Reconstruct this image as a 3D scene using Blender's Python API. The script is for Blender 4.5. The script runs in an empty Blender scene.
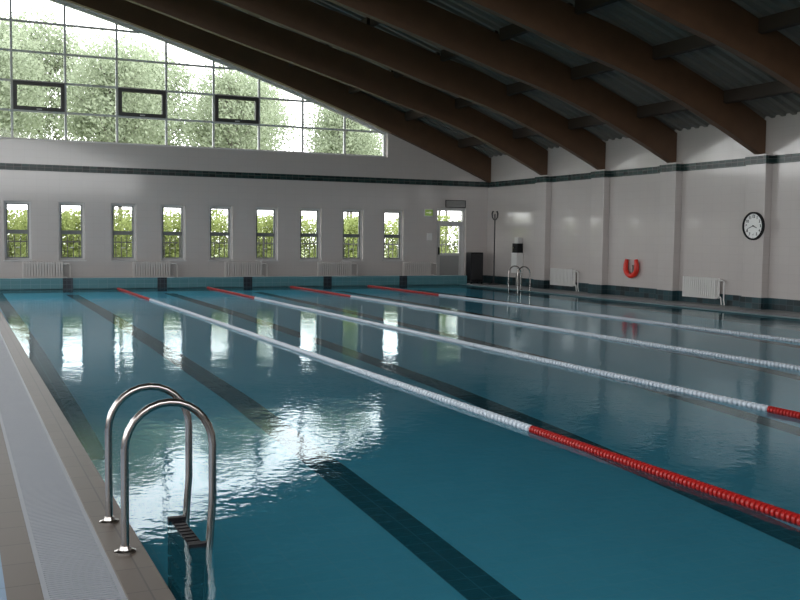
import bpy, bmesh, math, random
from mathutils import Vector, Matrix
random.seed(7)
S=bpy.context.scene
COL=S.collection
# ---------------- materials ----------------
def mat(name,col,rough=.5,metal=0.,spec=.5,var=0.,vscale=6.,bump=0.,bscale=40.,emit=None,es=0.,coat=0.):
    m=bpy.data.materials.new(name); m.use_nodes=True; nt=m.node_tree; b=nt.nodes['Principled BSDF']
    b.inputs['Base Color'].default_value=(*col,1); b.inputs['Roughness'].default_value=rough
    b.inputs['Metallic'].default_value=metal; b.inputs['Specular IOR Level'].default_value=spec
    b.inputs['Coat Weight'].default_value=coat
    if emit: b.inputs['Emission Color'].default_value=(*emit,1); b.inputs['Emission Strength'].default_value=es
    tc=nt.nodes.new('ShaderNodeTexCoord')
    if var>0:
        n=nt.nodes.new('ShaderNodeTexNoise'); n.inputs['Scale'].default_value=vscale; n.inputs['Detail'].default_value=4
        nt.links.new(tc.outputs['Object'],n.inputs['Vector'])
        r=nt.nodes.new('ShaderNodeMix'); r.data_type='RGBA'
        r.inputs['A'].default_value=(*[c*(1-var) for c in col],1); r.inputs['B'].default_value=(*[min(1,c*(1+var)) for c in col],1)
        nt.links.new(n.outputs['Fac'],r.inputs['Factor']); nt.links.new(r.outputs['Result'],b.inputs['Base Color'])
    if bump>0:
        n=nt.nodes.new('ShaderNodeTexNoise'); n.inputs['Scale'].default_value=bscale
        nt.links.new(tc.outputs['Object'],n.inputs['Vector'])
        k=nt.nodes.new('ShaderNodeBump'); k.inputs['Strength'].default_value=bump; k.inputs['Distance'].default_value=.01
        nt.links.new(n.outputs['Fac'],k.inputs['Height']); nt.links.new(k.outputs['Normal'],b.inputs['Normal'])
    return m
def tile(name,c1,c2,cm,w,h,mortar=.008,rough=.3,wall=True,offset=0.,coat=0.,spec=.5):
    m=bpy.data.materials.new(name); m.use_nodes=True; nt=m.node_tree; b=nt.nodes['Principled BSDF']
    b.inputs['Specular IOR Level'].default_value=spec
    b.inputs['Roughness'].default_value=rough; b.inputs['Coat Weight'].default_value=coat; b.inputs['Coat Roughness'].default_value=.08
    g=nt.nodes.new('ShaderNodeNewGeometry'); s=nt.nodes.new('ShaderNodeSeparateXYZ'); c=nt.nodes.new('ShaderNodeCombineXYZ')
    nt.links.new(g.outputs['Position'],s.inputs[0])
    if wall:
        a=nt.nodes.new('ShaderNodeMath'); a.operation='ADD'
        nt.links.new(s.outputs['X'],a.inputs[0]); nt.links.new(s.outputs['Y'],a.inputs[1])
        nt.links.new(a.outputs[0],c.inputs['X']); nt.links.new(s.outputs['Z'],c.inputs['Y'])
    else:
        nt.links.new(s.outputs['X'],c.inputs['X']); nt.links.new(s.outputs['Y'],c.inputs['Y'])
    t=nt.nodes.new('ShaderNodeTexBrick'); t.offset=offset
    t.inputs['Scale'].default_value=1; t.inputs['Brick Width'].default_value=w; t.inputs['Row Height'].default_value=h
    t.inputs['Mortar Size'].default_value=mortar; t.inputs['Mortar Smooth'].default_value=.3
    t.inputs['Color1'].default_value=(*c1,1); t.inputs['Color2'].default_value=(*c2,1); t.inputs['Mortar'].default_value=(*cm,1)
    nt.links.new(c.outputs[0],t.inputs['Vector']); nt.links.new(t.outputs['Color'],b.inputs['Base Color'])
    k=nt.nodes.new('ShaderNodeBump'); k.inputs['Strength'].default_value=.15; k.inputs['Distance'].default_value=.002; k.invert=True
    nt.links.new(t.outputs['Fac'],k.inputs['Height']); nt.links.new(k.outputs['Normal'],b.inputs['Normal'])
    return m
def glassmat(name,tint=(.95,.97,.97)):
    m=bpy.data.materials.new(name); m.use_nodes=True; nt=m.node_tree; nt.nodes.clear()
    o=nt.nodes.new('ShaderNodeOutputMaterial'); mx=nt.nodes.new('ShaderNodeMixShader'); f=nt.nodes.new('ShaderNodeFresnel'); f.inputs[0].default_value=1.4
    t=nt.nodes.new('ShaderNodeBsdfTransparent'); t.inputs[0].default_value=(*tint,1)
    g=nt.nodes.new('ShaderNodeBsdfGlossy'); g.inputs['Roughness'].default_value=.02
    nt.links.new(f.outputs[0],mx.inputs[0]); nt.links.new(t.outputs[0],mx.inputs[1]); nt.links.new(g.outputs[0],mx.inputs[2]); nt.links.new(mx.outputs[0],o.inputs[0])
    return m
def watermat():
    m=bpy.data.materials.new('pool_water'); m.use_nodes=True; nt=m.node_tree; nt.nodes.clear(); N=nt.nodes.new; L=nt.links.new
    o=N('ShaderNodeOutputMaterial'); mx=N('ShaderNodeMixShader'); f=N('ShaderNodeFresnel'); f.inputs[0].default_value=1.333
    t=N('ShaderNodeBsdfTransparent'); t.inputs[0].default_value=(.86,.98,1,1)
    df=N('ShaderNodeBsdfDiffuse'); df.inputs[0].default_value=(.04,.36,.50,1)
    body=N('ShaderNodeMixShader'); body.inputs[0].default_value=.13; L(t.outputs[0],body.inputs[1]); L(df.outputs[0],body.inputs[2])
    g=N('ShaderNodeBsdfGlossy'); g.inputs['Roughness'].default_value=.04; g.inputs['Color'].default_value=(.86,.97,1,1)
    tc=N('ShaderNodeNewGeometry')
    mp=N('ShaderNodeMapping'); mp.inputs['Scale'].default_value=(1,.8,1); L(tc.outputs['Position'],mp.inputs[0])
    n1=N('ShaderNodeTexNoise'); n1.inputs['Scale'].default_value=1.6; n1.inputs['Detail'].default_value=1; L(mp.outputs[0],n1.inputs['Vector'])
    n2=N('ShaderNodeTexNoise'); n2.inputs['Scale'].default_value=13; n2.inputs['Detail'].default_value=2; L(mp.outputs[0],n2.inputs['Vector'])
    b1=N('ShaderNodeBump'); b1.inputs['Strength'].default_value=1; b1.inputs['Distance'].default_value=.0040; L(n1.outputs['Fac'],b1.inputs['Height'])
    b2=N('ShaderNodeBump'); b2.inputs['Strength'].default_value=1; b2.inputs['Distance'].default_value=.0015; L(n2.outputs['Fac'],b2.inputs['Height']); L(b1.outputs[0],b2.inputs['Normal'])
    L(b2.outputs[0],g.inputs['Normal']); L(b2.outputs[0],f.inputs['Normal'])
    ml=N('ShaderNodeMath'); ml.operation='MULTIPLY'; ml.inputs[1].default_value=.76; L(f.outputs[0],ml.inputs[0])
    L(ml.outputs[0],mx.inputs[0]); L(body.outputs[0],mx.inputs[1]); L(g.outputs[0],mx.inputs[2]); L(mx.outputs[0],o.inputs[0])
    return m
def leafmat(name,c1,c2):
    m=bpy.data.materials.new(name); m.use_nodes=True; nt=m.node_tree; nt.nodes.clear(); N=nt.nodes.new; L=nt.links.new
    o=N('ShaderNodeOutputMaterial'); mx=N('ShaderNodeMixShader'); mx.inputs[0].default_value=.45
    d=N('ShaderNodeBsdfDiffuse'); t=N('ShaderNodeBsdfTranslucent'); tc=N('ShaderNodeTexCoord'); n=N('ShaderNodeTexNoise'); n.inputs['Scale'].default_value=1.2
    r=N('ShaderNodeMix'); r.data_type='RGBA'; r.inputs['A'].default_value=(*c1,1); r.inputs['B'].default_value=(*c2,1)
    L(tc.outputs['Object'],n.inputs['Vector']); L(n.outputs['Fac'],r.inputs['Factor'])
    L(r.outputs['Result'],d.inputs[0]); L(r.outputs['Result'],t.inputs[0]); L(d.outputs[0],mx.inputs[1]); L(t.outputs[0],mx.inputs[2]); L(mx.outputs[0],o.inputs[0])
    return m
M={}
M['wall']=tile('white_wall_tile',(.55,.507,.485),(.54,.497,.476),(.50,.46,.44),.30,.20,.004,.2,True,0,coat=.6)
M['band']=tile('dark_green_tile',(.005,.015,.015),(.018,.05,.046),(.08,.095,.09),.2,.09,.007,.25,spec=.4)
M['base']=tile('dark_teal_tile',(.005,.010,.012),(.022,.070,.083),(.05,.07,.08),.2,.13,.008,.3)
M['black']=tile('black_pool_tile',(.002,.003,.005),(.003,.004,.006),(.04,.07,.08),.15,.15,.005,.9,False,spec=0)
M['blackw']=tile('black_wall_tile',(.008,.012,.02),(.012,.016,.026),(.04,.06,.07),.12,.12,.01,.3,True)
M['pool']=tile('turquoise_pool_tile',(.18,.64,.83),(.19,.66,.85),(.24,.66,.83),.25,.125,.005,.9,False,spec=0)
M['poolw']=tile('turquoise_pool_wall_tile',(.08,.22,.25),(.09,.24,.27),(.16,.30,.33),.25,.125,.006,.4,True)
M['coping']=tile('brown_coping_tile',(.095,.077,.062),(.106,.087,.07),(.05,.042,.036),.30,.30,.005,.45,False)
M['deck']=tile('grey_deck_tile',(.26,.27,.27),(.29,.30,.30),(.16,.17,.17),.30,.30,.006,.4,False)
M['deckb']=tile('blue_deck_tile',(.13,.22,.34),(.14,.24,.36),(.1,.17,.25),.30,.30,.006,.4,False)
M['grate']=mat('white_grate_plastic',(.25,.27,.30),.45,var=.05)
M['wood']=mat('dark_glulam_wood',(.108,.055,.028),.5,var=.3,vscale=3,bump=.1)
M['roof']=mat('grey_roof_sheet',(.19,.18,.165),.5,metal=.05,var=.08,vscale=.6)
M['purlin']=mat('dark_purlin_paint',(.035,.022,.015),.6)
M['frame']=mat('grey_white_frame',(.62,.63,.63),.4)
M['frameg']=mat('grey_window_sash',(.16,.17,.17),.4)
M['framew']=mat('white_window_frame',(.58,.57,.56),.35)
M['framed']=mat('dark_vent_frame',(.05,.05,.05),.4)
M['ventg']=mat('pale_grey_vent',(.32,.32,.31),.5)
M['glass']=glassmat('window_glass')
M['water']=watermat()
M['steel']=mat('polished_steel',(.42,.39,.365),.2,metal=1)
M['rub']=mat('black_plastic',(.008,.008,.010),.5,spec=.2)
M['red']=mat('red_float_plastic',(.38,.010,.008),.4)
M['wht']=mat('white_float_plastic',(.54,.60,.66),.4)
M['cable']=mat('steel_cable',(.3,.3,.3),.4,metal=.8)
M['rad']=mat('white_enamel',(.74,.73,.71),.3)
M['radb']=mat('beige_enamel',(.66,.62,.59),.35)
M['lifered']=mat('red_life_buoy',(.70,.03,.015),.4)
M['sign']=mat('green_sign_face',(.22,.36,.08),.4,emit=(.5,.7,.15),es=.15)
M['signw']=mat('white_sign_mark',(.8,.85,.7),.4,emit=(.9,1,.7),es=.2)
M['grass']=mat('grass_ground',(.17,.20,.09),.9,var=.4,vscale=.8)
M['bark']=mat('tree_bark',(.13,.12,.10),.9,var=.3)
M['leaf']=leafmat('pale_green_leaves',(.26,.31,.215),(.37,.41,.29))
M['leaf2']=leafmat('yellow_green_leaves',(.18,.23,.08),(.37,.41,.16))
M['iron']=mat('black_iron',(.02,.02,.022),.5)
M['fence']=mat('dark_fence_iron',(.03,.03,.03),.6)
M['face']=mat('white_clock_face',(.9,.9,.88),.4)
# ---------------- mesh builder ----------------
class B:
    def __init__(s): s.v=[];s.f=[];s.m=[]
    def add(s,vs,fs,mi=0):
        o=len(s.v); s.v+= [tuple(v) for v in vs]; s.f+=[tuple(i+o for i in f) for f in fs]; s.m+=[mi]*len(fs); return s
    def box(s,x0,x1,y0,y1,z0,z1,mi=0):
        return s.add([(x0,y0,z0),(x1,y0,z0),(x1,y1,z0),(x0,y1,z0),(x0,y0,z1),(x1,y0,z1),(x1,y1,z1),(x0,y1,z1)],
            [(3,2,1,0),(4,5,6,7),(0,1,5,4),(1,2,6,5),(2,3,7,6),(3,0,4,7)],mi)
    def prism(s,pts,a,b,axis='y',mi=0):
        n=len(pts)
        def P(p,t): return (p[0],t,p[1]) if axis=='y' else ((t,p[0],p[1]) if axis=='x' else (p[0],p[1],t))
        vs=[P(p,a) for p in pts]+[P(p,b) for p in pts]
        fs=[tuple(range(n)),tuple(range(2*n-1,n-1,-1))]+[(i,(i+1)%n,n+(i+1)%n,n+i) for i in range(n)]
        return s.add(vs,fs,mi)
    def tube(s,pts,r,n=12,mi=0,closed=False,rads=None):
        pts=[Vector(p) for p in pts]; k=len(pts)
        t0=(pts[1]-pts[0]).normalized(); up=Vector((0,0,1)) if abs(t0.z)<.9 else Vector((0,1,0))
        nx=t0.cross(up).normalized()
        vs=[];fs=[]
        for i,p in enumerate(pts):
            if closed: t=(pts[(i+1)%k]-pts[i-1]).normalized()
            else: t=(pts[min(i+1,k-1)]-pts[max(i-1,0)]).normalized()
            nx=(nx-t*nx.dot(t)).normalized(); ny=t.cross(nx); rr=rads[i] if rads else r
            for j in range(n):
                a=2*math.pi*j/n; vs.append(p+nx*math.cos(a)*rr+ny*math.sin(a)*rr)
        for i in range(k if closed else k-1):
            i2=(i+1)%k
            for j in range(n): fs.append((i*n+j,i*n+(j+1)%n,i2*n+(j+1)%n,i2*n+j))
        if not closed: fs.append(tuple(range(n))[::-1]); fs.append(tuple((k-1)*n+j for j in range(n)))
        return s.add(vs,fs,mi)
    def lathe(s,c,prof,axis,n=14,mi=0,cap=True):
        vs=[];fs=[];c=Vector(c)
        for t,r in prof:
            for j in range(n):
                a=2*math.pi*j/n; p=(r*math.cos(a),r*math.sin(a))
                if axis=='y': vs.append(c+Vector((p[0],t,p[1])))
                elif axis=='x': vs.append(c+Vector((t,p[0],p[1])))
                else: vs.append(c+Vector((p[0],p[1],t)))
        for i in range(len(prof)-1):
            for j in range(n): fs.append((i*n+j,i*n+(j+1)%n,(i+1)*n+(j+1)%n,(i+1)*n+j))
        if cap: fs.append(tuple(range(n))); fs.append(tuple((len(prof)-1)*n+j for j in range(n))[::-1])
        return s.add(vs,fs,mi)
    def done(s,name,mats,parent=None,smooth=False,bevel=0,fix=True,loc=None,**props):
        me=bpy.data.meshes.new(name); me.from_pydata(s.v,[],s.f)
        if not isinstance(mats,(list,tuple)): mats=[mats]
        for m in mats: me.materials.append(M[m])
        me.polygons.foreach_set('material_index',s.m)
        if fix:
            bm=bmesh.new(); bm.from_mesh(me); bmesh.ops.recalc_face_normals(bm,faces=bm.faces); bm.to_mesh(me); bm.free()
        if smooth:
            me.polygons.foreach_set('use_smooth',[True]*len(me.polygons))
            try: me.set_sharp_from_angle(angle=math.radians(40))
            except Exception: pass
        me.update()
        o=bpy.data.objects.new(name,me); COL.objects.link(o)
        if loc: o.location=loc
        if parent: o.parent=parent
        if bevel:
            md=o.modifiers.new('bevel','BEVEL'); md.width=bevel; md.segments=2; md.limit_method='ANGLE'
        for k,v in props.items(): o[k]=v
        return o
def empty(name,loc,label,category,group=None,rz=0):
    e=bpy.data.objects.new(name,None); e.location=loc; e.rotation_euler[2]=rz; e.empty_display_size=.2; COL.objects.link(e)
    e['label']=label; e['category']=category
    if group: e['group']=group
    return e
def clone(root,loc,label=None,rz=None,scale=None):
    r=root.copy(); r.location=loc
    if rz is not None: r.rotation_euler[2]=rz
    if scale: r.scale=scale
    if label: r['label']=label
    COL.objects.link(r)
    for c in root.children:
        d=c.copy(); d.parent=r; COL.objects.link(d)
        for c2 in c.children:
            e=c2.copy(); e.parent=d; COL.objects.link(e)
    return r
ST=dict(kind='structure')
# ---------------- dimensions ----------------
W=14.84; E=25.9; XL=-6.0; YB=-8.0; PX0=-.82; PX1=13.3; PP=.2
def zl(x): return 8.25-.236*x-.00625*x*x
def zc(x): return zl(x)+.80
def zr(x): return zl(x)+.86
def drop(x):
    t=max(0,min(1,(12.5-x)/8.5)); q=max(0,1-((x-12.3)/2.5)**2)
    return .32*t*t*(3-2*t)-.10*q
# ---------------- end wall ----------------
def wall_holes(u0,u1,z0,z1,holes,f):
    us=sorted({u0,u1}|{h[0] for h in holes}|{h[1] for h in holes})
    for a,b in zip(us,us[1:]):
        m=(a+b)/2; hs=sorted([(h[2],h[3]) for h in holes if h[0]<m<h[1]]); z=z0
        for h0,h1 in hs:
            if h0>z: f(a,b,z,h0)
            z=h1
        if z<z1: f(a,b,z,z1)
wins=[(-.35+1.42*i,-.35+1.42*i+.70,.76,2.38) for i in range(9)]+[(-.35-1.42*i,-.35-1.42*i+.70,.76,2.38) for i in range(1,4)]
door=(12.92,14.02,-.02,2.49)
b=B()
wall_holes(XL,W+.3,-.02,4.07,wins+[door],lambda a,c,d,e:b.box(a,c,E,E+.35,d,e))
n=42
for i in range(n):
    x0=XL+(W+.3-XL)*i/n; x1=XL+(W+.3-XL)*(i+1)/n
    for (a,c) in ([(x0,x1)] if not x0<11.12<x1 else [(x0,11.12),(11.12,x1)]):
        lo=(lambda x:4.07) if (a+c)/2>11.12 else zl
        b.prism([(a,lo(a)),(c,lo(c)),(c,zr(c)+.05),(a,zr(a)+.05)],E,E+.35)
b.done('wall_end','wall',**ST)
# ---------------- right wall / left / back ----------------
b=B(); b.box(W,W+.3,YB,E,-.02,zr(W)+.05); b.done('wall_right','wall',**ST)
b=B()
lw=[(YB+1.2+4.6*i,YB+1.2+4.6*i+3.8,1.0,4.6) for i in range(7)]
wall_holes(YB,E+.35,-.02,zr(XL)+.05,lw,lambda a,c,d,e:b.box(XL-.3,XL,a,c,d,e)); b.done('wall_left','wall',**ST)
b=B()
wall_holes(XL,W+.3,-.02,4.0,[],lambda a,c,d,e:b.box(a,c,YB-.3,YB,d,e))
for i in range(n):
    x0=XL+(W+.3-XL)*i/n; x1=XL+(W+.3-XL)*(i+1)/n
    if x1<9.2 and x0>-5.5: b.prism([(x0,zl(x0)),(x1,zl(x1)),(x1,zr(x1)+.05),(x0,zr(x0)+.05)],YB-.3,YB)
    else: b.prism([(x0,4.0),(x1,4.0),(x1,zr(x1)+.05),(x0,zr(x0)+.05)],YB-.3,YB)
b.done('wall_back','wall',**ST)
# ---------------- floor ----------------
b=B()
b.box(XL,-1.45,YB,E+.35,-.15,.0,1); b.box(-1.45,-1.31,YB,E,-.15,.0,2)
b.box(-1.45,W,YB,-.4,-.15,-.001,0); b.box(-1.31,W,25.3,E+.35,-.15,0,0); b.box(PX1+.6,W,-.4,25.3,-.15,0,0)
b.done('floor',['deck','deckb','coping'],**ST)
b=B(); b.box(-1.0,PX0,0,25,-.15,.012,0); b.done('trim_1','coping',bevel=.004,**ST)
b=B(); b.box(PX1,PX1+.18,0,25,-.15,.012,0); b.done('trim_2','poolw',bevel=.004,**ST)
b=B(); b.box(-1.31,W-.9,-.4,0,-.15,.012,0); b.done('trim_3','coping',bevel=.004,**ST)
def grate(x0,x1,name,label,pitch):
    b=B(); y=0.02
    b.box(x0,x0+.02,0,25,-.05,.008); b.box(x1-.02,x1,0,25,-.05,.008); b.box((x0+x1)/2-.006,(x0+x1)/2+.006,0,25,-.04,.004)
    while y<24.97:
        b.box(x0+.02,x1-.02,y,y+pitch*.62,-.02,.008); y+=pitch
    b.box(x0,x1,0,25,-.15,-.06)
    return b.done(name,'grate',fix=False,label=label,category='drain grate')
grate(-1.31,-1.0,'overflow_grate','white slatted plastic overflow grate along the pool edge',.026)
grate(PX1+.18,PX1+.6,'overflow_grate','white slatted overflow grate beside the tiled walkway',.05)
# ---------------- pool ----------------
pool=empty('swimming_pool',(6,12.5,0),'long rectangular turquoise tiled pool with still water and black lane lines','swimming pool')
def pd(o): o.location=(-6,-12.5,0); return o
prof=[(0,-.74),(1.6,-.62),(3.2,-.51),(5,-.415),(7.5,-.30),(12,-.20),(18,-.13),(25,-.10)]
def fz(y):
    for (a,za),(c,zb) in zip(prof,prof[1:]):
        if y<=c: return za+(zb-za)*(y-a)/(c-a)
    return prof[-1][1]
b=B()
ys=[i*.5 for i in range(51)]
for a,c in zip(ys,ys[1:]):
    b.add([(PX0,a,fz(a)),(PX1,a,fz(a)),(PX1,c,fz(c)),(PX0,c,fz(c))],[(0,1,2,3)],0)
    b.add([(PX0,a,fz(a)),(PX0,c,fz(c)),(PX0,c,-.001),(PX0,a,-.001)],[(0,1,2,3)],1)
    b.add([(PX1,a,fz(a)),(PX1,c,fz(c)),(PX1,c,-.001),(PX1,a,-.001)],[(3,2,1,0)],1)
b.add([(PX0,0,-.82),(PX1,0,-.82),(PX1,0,0),(PX0,0,0)],[(3,2,1,0)],1)
b.add([(PX0,25,-.82),(PX1,25,-.82),(PX1,25,0),(PX0,25,0)],[(0,1,2,3)],1)
b.box(PX0-.02,PX1+.02,-.02,25.02,-.88,-.83,0)
pd(b.done('basin',['pool','poolw'],pool,fix=False))
for X in (1.2,3.75,6.25,8.75,11.3):
    b=B()
    for a,c in zip(ys,ys[1:]):
        if a<.9 or c>24.1: continue
        b.add([(X-.15,a,fz(a)+.004),(X+.15,a,fz(a)+.004),(X+.15,c,fz(c)+.004),(X-.15,c,fz(c)+.004)],[(0,1,2,3)])
    pd(b.done('lane_line','black',pool,fix=False))
b=B()
for a,c in zip(ys,ys[1:]):
    if a<5.5: continue
    b.add([(PX0+.10,a,fz(a)+.004),(PX0+.36,a,fz(a)+.004),(PX0+.36,c,fz(c)+.004),(PX0+.10,c,fz(c)+.004)],[(0,1,2,3)])
pd(b.done('edge_line','black',pool,fix=False))
b=B(); b.add([(PX0,0,-.012),(PX1,0,-.012),(PX1,25,-.012),(PX0,25,-.012)],[(0,1,2,3)]); pd(b.done('water_surface','water',pool,fix=False))
b=B(); b.box(-1.31,PX1+.3,25,25.3,-.12,.29,0); pd(b.done('raised_end_wall','poolw',pool,bevel=.01))
for X in (1.2,3.75,6.25,8.75,11.3):
    b=B(); b.box(X-.13,X+.13,24.985,25.02,-.1,.295); pd(b.done('lane_mark','blackw',pool))
# ---------------- trims ----------------
b=B(); b.box(XL,W-.012,E-.012,E,3.23,3.41); b.done('trim_4','band',**ST)
colsY=[22.35,19.47,16.55,13.62,10.7,7.77,4.85,1.92,-1.0,-3.93]
b=B(); b.box(W-.012,W,YB,E,3.22,3.40)
for y in colsY: b.box(W-PP-.012,W,y-.312,y+.312,3.22,3.40)
b.done('trim_5','band',**ST)
b=B(); b.box(W-.015,W,YB,E-.015,0,.26)
for y in colsY: b.box(W-PP-.015,W,y-.315,y+.315,0,.26)
b.done('baseboard_right','base',**ST)
b=B(); b.box(XL,12.9,E-.015,E,0,.2); b.box(14.04,W-.015,E-.015,E,0,.26); b.done('baseboard_end','base',**ST)
# ---------------- pillars ----------------
for i,y in enumerate(colsY):
    b=B(); b.box(W-PP,W,y-.3,y+.3,0,3.44); 
    b.done('pillar','wall',bevel=.01,label='square white tiled wall pillar under a roof beam',category='pillar',group='wall pillars under the roof beams')
# ---------------- roof beams, purlins, ceiling ----------------
beamY=[25.77]+colsY+[-6.9]
def beam(y,dr):
    b=B(); N=60; xs=[XL+(W-.02-XL)*i/N for i in range(N+1)]
    lo=[(x,zl(x)-dr*drop(x)) for x in xs]; hi=[(x,min(zc(x)-dr*drop(x),zr(x)-.01)) for x in xs]; w=.09
    vs=[];fs=[]
    for i in range(N+1):
        for t in (-w,w): vs.append((lo[i][0],t,lo[i][1])); vs.append((hi[i][0],t,hi[i][1]))
    for i in range(N):
        a=4*i;c=a+4
        fs+=[(a,a+1,c+1,c),(a+2,c+2,c+3,a+3),(a,c,c+2,a+2),(a+1,a+3,c+3,c+1)]
    fs+=[(0,2,3,1),(4*N,4*N+1,4*N+3,4*N+2)]
    b.add(vs,fs); return b.done('roof_beam','wood',label='dark brown curved laminated timber roof beam',category='roof beam',group='curved timber roof beams')
bm0=beam(0,0); bm0.location=(0,beamY[0],0)
bm1=beam(0,1); bm1.location=(0,beamY[1],0)
for y in beamY[2:]:
    o=bm1.copy(); o.location=(0,y,0); COL.objects.link(o)
for k in range(10):
    x=13.6-1.95*k
    b=B(); D=.20; w=.04; g=.05
    b.prism([(-w,zc(x-w)-D-zc(x)),(w,zc(x+w)-D-zc(x)),(w,zc(x+w)+g-zc(x)),(-w,zc(x-w)+g-zc(x))],-.5,.5)
    p0=None
    for y1,y0 in zip(beamY,beamY[1:]):
        L=y1-y0-.19
        if p0 is None:
            p0=b.done('purlin','purlin',label='short timber purlin spanning between two roof beams',category='purlin',group='purlins between the roof beams'); o=p0
        else: o=p0.copy(); COL.objects.link(o)
        o.location=(x,(y0+y1)/2,zc(x)); o.scale=(1,L,1)
b=B(); N=30; vs=[];fs=[]; pitch=.3; rows=[]
y=YB-.3
while y<E+.4:
    rows+= [(y,0),(y+.11,0),(y+.14,.07),(y+.27,.07)]; y+=pitch
for (yy,dz) in rows:
    for i in range(N+1):
        x=XL-.3+(W+.6-XL)*i/N; vs.append((x,yy,zr(x)+dz))
for r in range(len(rows)-1):
    for i in range(N): a=r*(N+1)+i; fs.append((a,a+1,a+N+2,a+N+1))
b.add(vs,fs); o=b.done('ceiling','roof',fix=False,**ST)
md=o.modifiers.new('thick','SOLIDIFY'); md.thickness=.03; md.offset=1
# ---------------- windows ----------------
def window(i,a,c,d,e,y=E+.18):
    b=B(); t=.055
    b.box(a,a+t,y-.04,y+.04,d,e); b.box(c-t,c,y-.04,y+.04,d,e); b.box(a+t,c-t,y-.04,y+.04,d,d+t); b.box(a+t,c-t,y-.04,y+.04,e-t,e)
    zt=1.52; b.box(a+t,c-t,y-.035,y+.035,zt,zt+.05,2)
    for q0,q1 in ((d+t,zt),(zt+.05,e-t)):
        b.box(a+t,a+t+.035,y-.03,y+.03,q0,q1,2); b.box(c-t-.035,c-t,y-.03,y+.03,q0,q1,2); b.box(a+t+.035,c-t-.035,y-.03,y+.03,q0,q0+.03,2); b.box(a+t+.035,c-t-.035,y-.03,y+.03,q1-.03,q1,2)
    b.box(a-.03,c+.03,E-.04,y-.04,d-.03,d+.0,0)
    b.add([(a+t,y,d+t),(c-t,y,d+t),(c-t,y,e-t),(a+t,y,e-t)],[(0,1,2,3)],1)
    b.box(a+.30,a+.40,y-.07,y-.035,1.10,1.13,0)
    b.done('window_%d'%i,['framew','glass','frameg'],fix=False,**ST)
for i,w in enumerate(wins): window(i+1,*w)
# gable glazing
yg=E+.2; b=B()
def mull(x,w=.06,mi=0): b.prism([(x-w/2,4.07),(x+w/2,4.07),(x+w/2,zl(x+w/2)),(x-w/2,zl(x-w/2))],yg-.04,yg+.04,mi=mi)
for k in range(-5,8): mull(1.3+1.4*k+(-.03 if k==7 else 0))
xs=[XL+(11.12-XL)*i/30 for i in range(31)]
b.box(XL,11.12,yg-.06,yg+.06,4.07,4.13,0)
for j in range(1,7):
    z=4.07+.81*j
    x=11.12
    for q in range(300):
        if zl(x)>z: break
        x-=.06
    if x>XL: b.box(XL,x,yg-.035,yg+.035,z-.03,z+.03,0)
for a,c in zip(xs,xs[1:]):
    b.add([(a,yg,4.12),(c,yg,4.12),(c,yg,zl(c)),(a,yg,zl(a))],[(0,1,2,3)],1)
    b.prism([(a,zl(a)-.08),(c,zl(c)-.08),(c,zl(c)+.02),(a,zl(a)+.02)],yg-.06,yg+.06,mi=0)
for x in (-2.9,-.1,2.7,5.5):
    z0,z1=4.9,5.68; t=.10; y0,y1=yg-.11,yg+.03; x0=x+.03;x1=x+1.37
    b.box(x0,x0+t,y0,y1,z0,z1,2); b.box(x1-t,x1,y0,y1,z0,z1,2); b.box(x0+t,x1-t,y0,y1,z0,z0+t,2); b.box(x0+t,x1-t,y0,y1,z1-t,z1,2)
    b.box(x0+.6,x0+.74,y0-.03,y0,z0+.02,z0+.05,0)
b.done('window_20',['frame','glass','framed'],fix=False,**ST)
for i,(a,c,d,e) in enumerate(lw):
    b=B(); x=XL-.15; t=.07
    for yy in (a,(a+c)/2-.035,c-t): b.box(x-.04,x+.04,yy,yy+t,d,e)
    for zz in (d,(d+e)/2,e-t): b.box(x-.04,x+.04,a+t,c-t,zz,zz+t)
    b.add([(x,a,d),(x,c,d),(x,c,e),(x,a,e)],[(0,1,2,3)],1)
    b.done('window_%d'%(30+i),['framew','glass'],fix=False,**ST)
# door
b=B(); a,c=12.92,14.02; y0,y1=E+.12,E+.2
b.box(a,a+.08,y0-.02,y1+.02,0,2.49); b.box(c-.08,c,y0-.02,y1+.02,0,2.49); b.box(a+.08,c-.08,y0-.02,y1+.02,2.41,2.49); b.box(a+.08,c-.08,y0-.02,y1+.02,2.0,2.07)
b.box(a+.08,a+.19,y0,y1,0,2.0); b.box(c-.19,c-.08,y0,y1,0,2.0); b.box(a+.19,c-.19,y0,y1,0,.20); b.box(a+.19,c-.19,y0+.01,y1-.01,.20,.92,3); b.box(a+.19,c-.19,y0,y1,.92,1.0); b.box(a+.19,c-.19,y0,y1,1.90,2.0)
b.add([(a+.08,y1-.04,.95),(c-.08,y1-.04,.95),(c-.08,y1-.04,2.45),(a+.08,y1-.04,2.45)],[(0,1,2,3)],1)
b.box(a+.12,a+.15,y0-.06,y0,.95,1.2,2)
b.done('door_1',['framew','glass','rub','ventg'],fix=False,**ST)
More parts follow.
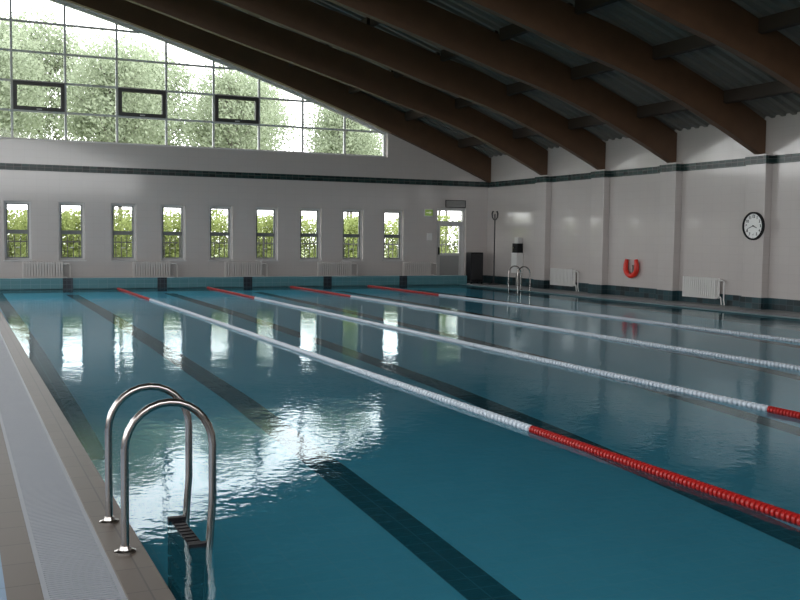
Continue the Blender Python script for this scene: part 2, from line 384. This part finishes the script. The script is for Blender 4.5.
# ---------------- radiators ----------------
def radiator(loc,L,H,rz,label,pipe=1,mt='rad'):
    e=empty('radiator',loc,label,'radiator','white wall radiators',rz)
    b=B(); h=H
    b.box(-L/2,L/2,-.06,-.045,.01,h-.01)
    x=-L/2+.01; k=0
    while x<L/2-.045: b.box(x,x+.042,-.135,-.06,.0,h); x+=.072
    b.box(-L/2,L/2,-.12,-.06,.02,.05); b.box(-L/2,L/2,-.12,-.06,h-.06,h-.03)
    b.done('radiator_panel',mt,e)
    for x in (-L/2+.15,L/2-.15):
        b=B(); b.box(x-.015,x+.015,-.045,.0,.05,h-.05); b.done('bracket',mt,e)
    s=pipe; f=L/2*s
    b=B(); b.tube([(f,-.09,h-.06),(f+.14*s,-.09,h-.06),(f+.18*s,-.09,h-.09),(f+.18*s,-.09,-.0),(f+.18*s,-.06,-loc[2]+.01)],.016)
    b.done('pipe',mt,e,smooth=True)
    b=B(); b.tube([(f,-.09,.05),(f+.07*s,-.09,.05),(f+.09*s,-.09,.03),(f+.09*s,-.07,-loc[2]+.01)],.016)
    b.done('pipe',mt,e,smooth=True)
    b=B(); b.lathe((f+.05*s,-.09,h-.06),[(-.035,.018),(-.02,.026),(.03,.026),(.035,.018)],'x'); b.done('valve',mt,e,smooth=True)
    return e
for a,c in ((.04,1.22),(3.01,4.21),(5.71,6.95),(8.66,9.92),(11.6,12.75)):
    radiator(((a+c)/2,E-.02,.24),c-a-.1,.48,0,'pale beige ribbed radiator mounted low beneath the windows',mt='radb')
radiator((W-.02,15.35,.14),1.2,.50,-math.pi/2,'white ribbed radiator between tiled pillars')
radiator((W-.02,21.2,.14),1.2,.50,-math.pi/2,'white ribbed radiator between tiled pillars with looping pipes')
# ---------------- ladders ----------------
def ladder(x_out,x_in,y0,y1,name_label):
    e=empty('pool_ladder',((x_out+x_in)/2,(y0+y1)/2,.012),name_label,'pool ladder')
    cx,cy=e.location.x,e.location.y
    s=1 if x_in>x_out else -1; R=abs(x_in-x_out)/2
    for y in (y0,y1):
        pts=[(x_out-cx,y-cy,0),(x_out-cx-.0,y-cy,.25),(x_out-cx,y-cy,.48)]
        for k in range(1,14):
            t=math.pi*k/14; pts.append((-s*R*math.cos(t),y-cy,.48+R*1.05*math.sin(t)))
        pts+=[(x_in-cx,y-cy,.48),(x_in-cx,y-cy,.2),(x_in-cx-.03*s,y-cy,-.2),(x_in-cx-.05*s,y-cy,-.58)]
        b=B(); b.tube(pts,.019,16); b.done('handrail','steel',e,smooth=True)
        b=B(); b.lathe((x_out-cx,y-cy,-.0),[(0,.05),(.008,.05),(.014,.03),(.03,.023)],'z',20); b.done('base_flange','steel',e,smooth=True)
    for z in (-.045,-.15,-.26,-.37):
        b=B(); hw=(y1-y0)/2-.02; xi=x_in-cx-.06*s
        b.box(xi-.045,xi+.025,-hw,hw,z-.05,z+.022)
        for k in range(8): b.box(xi-.04,xi+.02,-hw+.04+k*.055,-hw+.07+k*.055,z+.022,z+.027)
        for q in (-1,1): b.box(xi-.055,xi+.035,q*hw-.018,q*hw+.018,z-.055,z+.04)
        b.done('step','rub',e)
    return e
ladder(-.915,-.50,1.75,2.27,'curved polished steel pool ladder with black steps on the near coping')
ladder(13.42,13.0,20.9,21.4,'curved steel pool ladder beside the tiled walkway')
# ---------------- lane ropes ----------------
def rope(X,pitch,n):
    e=empty('lane_rope',(X,12.5,.003),'floating lane rope of white discs with red discs at both ends','lane rope','floating lane ropes')
    secs=[(.25,3.6,'red','red_floats',pitch*.62),(3.6,19.95,'wht','white_floats',pitch),(19.95,24.8,'red','red_floats',pitch)]
    for a,c,m,nm,p in secs:
        b=B(); y=a+p/2
        while y<c-p*.4:
            b.lathe((0,y-12.5,0),[(-p*.5,.015),(-p*.36,.017),(-p*.27,.033),(p*.27,.033),(p*.36,.017)],'y',n,cap=False); y+=p
        b.done(nm,m,e,fix=False,smooth=True)
    b=B(); b.tube([(0,-12.48,0),(0,0,0),(0,12.49,0)],.006,6); b.done('cable','cable',e)
    return e
r1=rope(2.5,.06,12)
for X in (5,7.5,10): clone(r1,(X,12.5,.003))
# ---------------- right wall items ----------------
ck=empty('wall_clock',(W-PP,13.60,1.85),'round black-rimmed wall clock with white face on a pillar','clock')
R=.315
b=B(); b.lathe((0,0,0),[(0,R),(-.05,R),(-.06,R-.015),(-.06,R-.035),(-.035,R-.04)],'x',48,cap=False); b.lathe((0,0,0),[(0,R-.002),(-.02,R-.002)],'x',48); b.done('clock_rim','rub',ck,smooth=True)
b=B(); b.lathe((0,0,0),[(-.021,R-.036),(-.025,R-.036)],'x',48); b.done('clock_face','face',ck)
for k in range(12):
    b=B(); a=2*math.pi*k/12; r0=R-.045; L=.022; w=.005
    c=Vector((0,math.sin(a),math.cos(a))); t=Vector((0,math.cos(a),-math.sin(a)))
    p=[c*r0+t*w,c*r0-t*w,c*(r0-L)-t*w,c*(r0-L)+t*w]; b.add([(-.027,v.y,v.z) for v in p],[(0,1,2,3)])
    b.done('hour_mark','rub',ck,fix=False)
for k in range(1,13):
    a=2*math.pi*k/12
    cu=bpy.data.curves.new('t','FONT'); cu.body=str(k); cu.size=.085; cu.offset=.003; cu.align_x='CENTER'; cu.align_y='CENTER'
    to=bpy.data.objects.new('t',cu); COL.objects.link(to); bpy.context.view_layer.update()
    me=bpy.data.meshes.new_from_object(to.evaluated_get(bpy.context.evaluated_depsgraph_get())); bpy.data.objects.remove(to)
    me.materials.clear(); me.materials.append(M['rub'])
    o=bpy.data.objects.new('numeral',me); COL.objects.link(o); o.parent=ck
    o.matrix_local=Matrix(((0,0,-1,-.028),(-1,0,0,-math.sin(a)*(R-.105)),(0,1,0,math.cos(a)*(R-.105)),(0,0,0,1)))
for nm,ang,L,w in (('hour_hand',math.radians(112),.12,.011),('minute_hand',math.radians(250),.18,.008)):
    b=B(); d=Vector((0,-math.sin(ang),math.cos(ang))); t=Vector((0,d.z,-d.y)); x=-.032 if nm[0]=='h' else -.036
    p=[d*-.03+t*w,d*-.03-t*w,d*L-t*w*.5,d*L+t*w*.5]
    b.add([(x,v.y,v.z) for v in p]+[(x-.003,v.y,v.z) for v in p],[(0,1,2,3),(7,6,5,4),(0,1,5,4),(1,2,6,5),(2,3,7,6),(3,0,4,7)]); b.done(nm,'rub',ck)
b=B(); b.lathe((0,0,0),[(-.025,.012),(-.042,.01)],'x',12); b.done('hub','rub',ck)
# horseshoe buoy
lb=empty('life_buoy',(W-.08,18.05,.74),'red horseshoe-shaped foam life buoy hung on the wall','life buoy')
pts=[(0,-.19,.25),(0,-.225,.12)]
for k in range(0,19):
    t=math.pi+math.pi*k/18; pts.append((0,.23*math.cos(t),.02+.20*math.sin(t)))
pts+=[(0,.225,.12),(0,.19,.25)]
rd=[.05,.065]+[.07]*19+[.065,.05]
b=B(); b.tube(pts,.065,14,rads=rd); b.done('foam_ring','lifered',lb,smooth=True)
b=B(); b.box(0,.08,-.02,.02,-.20,-.16); b.box(-.05,.02,-.02,.02,-.13,-.10); b.box(0.04,.08,-.02,.02,-.2,.1); b.done('wall_hook','steel',lb)
# dispenser
ds=empty('water_dispenser',(W-.01,23.75,.0),'small boxy white dispenser unit with a dark top','dispenser')
b=B(); b.box(-.12,-.02,-.05,.05,0.0,.42); b.done('pedestal','ventg',ds)
b=B(); b.box(-.22,0,-.18,.18,.42,1.06); b.box(-.23,-.22,-.14,.14,.5,.96); b.done('lower_cabinet','rad',ds,bevel=.006)
b=B(); b.box(-.20,0,-.16,.16,1.06,1.36); b.box(-.22,-.20,-.12,.12,1.10,1.14); b.done('dark_top','rub',ds,bevel=.006)
b=B(); b.box(-.15,0,-.12,.12,1.36,1.55); b.done('upper_box','framew',ds,bevel=.006)
b=B(); b.lathe((-.23,0,1.24),[(-.03,.015),(.03,.015)],'x',10); b.box(-.27,-.25,-.02,.02,1.18,1.25); b.done('tap','steel',ds)
# hook stand
cs=empty('hook_stand',(14.52,24.85,0),'tall thin black pole stand with curled hooks near the corner','stand')
b=B(); b.tube([(0,0,.03),(0,0,1.2),(0,0,2.3)],.022,10); b.done('pole','iron',cs,smooth=True)
b=B(); b.lathe((0,0,0),[(0,.2),(.02,.2),(.04,.06),(.06,.03)],'z',20); b.done('base','iron',cs,smooth=True)
for k in range(4):
    a=math.pi/2*k+.4; c,s_=math.cos(a),math.sin(a); b=B()
    b.tube([(c*r,s_*r,z) for r,z in ((0,2.1),(.05,2.12),(.11,2.2),(.13,2.32),(.10,2.40),(.06,2.38))],.012,8); b.done('hook','iron',cs,smooth=True)
# black cabinet
sp=empty('equipment_cabinet',(14.12,25.45,0),'plain black equipment cabinet on small wheels beside the door','cabinet')
b=B(); b.box(-.23,.23,-.18,.18,.10,1.04); b.done('cabinet_body','rub',sp,bevel=.015)
b=B(); b.box(-.205,.205,-.192,-.18,.14,1.0); b.done('front_door','iron',sp,bevel=.006)
b=B(); b.box(.15,.17,-.21,-.192,.55,.70); b.done('handle','steel',sp)
b=B(); b.box(-.24,.24,-.2,.2,.07,.10); b.done('plinth','iron',sp)
for x in (-.2,.2):
    for y in (-.15,.15):
        b=B(); b.lathe((x,y,.035),[(-.015,.035),(.015,.035)],'x',14); b.done('wheel','rub',sp)
sg=empty('exit_sign',(12.60,E,2.33),'small dim green emergency exit sign with an arrow','sign')
b=B(); b.box(-.15,.15,-.05,0,-.12,.12); b.done('housing','rad',sg,bevel=.01)
b=B(); b.box(-.14,.14,-.056,-.05,-.10,.10); b.done('sign_face','sign',sg)
b=B(); b.prism([(-.10,-.015),(.02,-.015),(.02,-.05),(.10,0),(.02,.05),(.02,.015),(-.10,.015)],-.06,-.056); b.done('arrow','signw',sg)
lp=empty('air_vent',(13.6,E,2.64),'grey slatted rectangular air vent above the door','vent')
b=B(); b.box(-.36,.36,-.015,0,-.12,.12); b.box(-.38,.38,-.04,-.015,.10,.125); b.box(-.38,.38,-.04,-.015,-.125,-.10); b.box(-.38,-.355,-.04,-.015,-.10,.10); b.box(.355,.38,-.04,-.015,-.10,.10); b.done('frame','framed',lp)
b=B()
for k in range(5): z=-.085+k*.04; b.prism([(-.04,z-.006),(-.04,z+.004),(-.015,z+.024),(-.015,z+.014)],-.355,.355,axis='x')
b.done('slats','framew',lp)
b=B(); b.box(12.55,12.73,E-.05,E,1.42,1.66); b.done('switch_box','rad',bevel=.01,label='small grey wall switch box next to the door',category='switch box')
# ---------------- outside ----------------
b=B(); b.box(-60,80,E+.36,120,-.3,-.12); b.done('lawn','grass',label='green grass outside the windows',category='grass',kind='stuff')
b=B(); b.box(-60,XL-.31,-40,E+.36,-.3,-.12); b.done('lawn','grass',label='green grass outside the side windows',category='grass',kind='stuff')
def fence():
    b=B(); L=2.9
    for k in range(16): x=-L/2+L*(k+.5)/16; b.box(x-.013,x+.013,-.01,.01,.1,1.55)
    for z in (.25,1.34): b.box(-L/2,L/2,-.02,.02,z,z+.04)
    return b
f0=empty('fence_panel',(-8,31,-.12),'black iron picket fence panel outside the windows','fence','iron fence panels')
fence().done('pickets','fence',f0,fix=False)
b=B(); b.box(-1.5,-1.44,-.04,.04,0,1.7); b.done('post','fence',f0)
for k in range(1,11): clone(f0,(-8+3*k,31,-.12))
def leaves(n_cl,per,cen,rad,sig,size,seed,zmin=0,zmax=99,boxy=False):
    rnd=random.Random(seed); vs=[];fs=[];cl=[]
    while len(cl)<n_cl:
        p=Vector([rnd.uniform(-1,1) for _ in range(3)])
        if boxy or .25<p.length<1: cl.append(Vector((cen[0]+p.x*rad[0],cen[1]+p.y*rad[1],cen[2]+p.z*rad[2])))
    for c in cl:
        for _ in range(per):
            p=c+Vector([max(-1.6,min(1.6,rnd.gauss(0,1)))*sig for _ in range(3)])
            if p.z<zmin or p.z>zmax: continue
            a=Vector([rnd.gauss(0,1) for _ in range(3)]).normalized(); q=a.orthogonal().normalized(); w=a.cross(q)
            s=size*rnd.uniform(.6,1.3); o=len(vs)
            vs+= [tuple(p-q*s*.5),tuple(p+w*s*.3),tuple(p+q*s*.5),tuple(p-w*s*.3)]; fs.append((o,o+1,o+2,o+3))
    b=B(); b.add(vs,fs); return b,cl
def tree(seed,loc,h,lab):
    e=empty('tree',loc,lab,'tree','trees outside the glazing')
    b,cl=leaves(130,105,(0,0,h*.70),(2.15,2.15,h*.26),.42,.17,seed,h*.45)
    b.done('foliage','leaf',e,fix=False)
    t=B()
    t.tube([(0,0,-.0),(.08,.05,h*.3),(-.05,.1,h*.6),(.05,0,h*.9)],.1,8,rads=[.12,.09,.07,.02])
    for c in cl[::3]:
        z0=max(h*.4,min(c.z-1.4,h*.8)); mid=Vector((c.x*.5,c.y*.5,(z0+c.z)/2+.1)); t.tube([(0,.05,z0),mid,c],.03,5,rads=[.045,.03,.012])
    t.done('trunk','bark',e,fix=False,smooth=True)
    return e
ta=tree(3,(-6,41.5,-.12),10.3,'tall airy leafy tree with pale green foliage')
tb=tree(11,(-.6,41.8,-.12),10.6,'tall airy leafy tree with pale green foliage')
rows_=[(4.8,41.4,1.0,1.1),(10.2,41.8,.92,2.2),(15.6,41.5,.85,.4),(21,41.5,.85,3.1)]
for k,x in enumerate((-7,0.2,7.4,14.6,21.8,29)): rows_.append((x,56+.3*(k%2),(1.38,1.36,1.3,1.15,1.0,.95)[k],k*1.3))
for k,x in enumerate((-3.4,3.8,11,18.2,25.4)): rows_.append((x,65.5,(1.55,1.55,1.4,1.2,1.05)[k],k*.9+.5))
for i,(x,y,s,r) in enumerate(rows_):
    clone((ta,tb)[i%2],(x,y,-.12),rz=r,scale=(min(s,1.34) if y>50 else min(s,.97),)*2+(s,))
b,cl=leaves(52,150,(0,0,1.35),(1.3,.6,1.25),.26,.13,21,.02,2.75,boxy=True)
sh=empty('shrub',(-9,35,-.12),'dense yellow-green leafy shrub behind the fence','shrub','shrubs behind the fence')
b.done('foliage','leaf2',sh,fix=False)
for k in range(5):
    b=B(); a=k*1.3; b.tube([(0,0,.03),(math.cos(a)*.5,math.sin(a)*.4,.9),(math.cos(a)*.9,math.sin(a)*.5,1.8)],.03,5)
    b.done('stem','bark',sh,fix=False)
for k in range(1,10): clone(sh,(-9+3.6*k,35,-.12),scale=(1,1,random.uniform(.84,.93)))
for k in range(0,10): clone(sh,(-7.2+3.6*k,37.6,-.12),scale=(1,1,random.uniform(.92,1.0)))
# ---------------- light ----------------
w=bpy.data.worlds.new('overcast_sky'); S.world=w; w.use_nodes=True; nt=w.node_tree; bg=nt.nodes['Background']
tc=nt.nodes.new('ShaderNodeTexCoord'); sx=nt.nodes.new('ShaderNodeSeparateXYZ'); rp=nt.nodes.new('ShaderNodeValToRGB')
nt.links.new(tc.outputs['Generated'],sx.inputs[0]); nt.links.new(sx.outputs['Z'],rp.inputs[0]); nt.links.new(rp.outputs[0],bg.inputs[0])
rp.color_ramp.elements[0].color=(.98,.97,.97,1); rp.color_ramp.elements[1].color=(.90,.92,.98,1)
bg.inputs['Strength'].default_value=5.8
def portal(loc,rot,sx_,sy_):
    l=bpy.data.lights.new('portal','AREA'); l.shape='RECTANGLE'; l.size=sx_; l.size_y=sy_; l.cycles.is_portal=True
    o=bpy.data.objects.new('portal',l); o.location=loc; o.rotation_euler=rot; COL.objects.link(o)
portal(((XL+11.12)/2,E+.4,6.6),(math.radians(-90),0,0),17.2,5.2)
portal((5.5,E+.4,1.5),(math.radians(-90),0,0),19,2.0)
portal((XL-.35,(YB+E)/2,2.8),(0,math.radians(-90),0),3.8,33)
portal((2,YB-.35,6),(math.radians(90),0,0),15,4.5)
# ---------------- camera ----------------
yaw,pi_,ro=math.radians(24.722),math.radians(3.679),math.radians(.653)
fw=Vector((math.sin(yaw)*math.cos(pi_),math.cos(yaw)*math.cos(pi_),-math.sin(pi_)))
r=Vector((math.cos(yaw),-math.sin(yaw),0)); u=r.cross(fw)
r2=r*math.cos(ro)+u*math.sin(ro); u2=-r*math.sin(ro)+u*math.cos(ro)
cam=bpy.data.cameras.new('camera'); cam.sensor_width=36; cam.lens=970.4*36/800; cam.clip_end=300
co=bpy.data.objects.new('camera',cam); COL.objects.link(co)
co.matrix_world=Matrix(((r2.x,u2.x,-fw.x,-1.626),(r2.y,u2.y,-fw.y,-2.852),(r2.z,u2.z,-fw.z,1.502),(0,0,0,1)))
S.camera=co
S.view_settings.view_transform='Standard'; S.view_settings.exposure=0
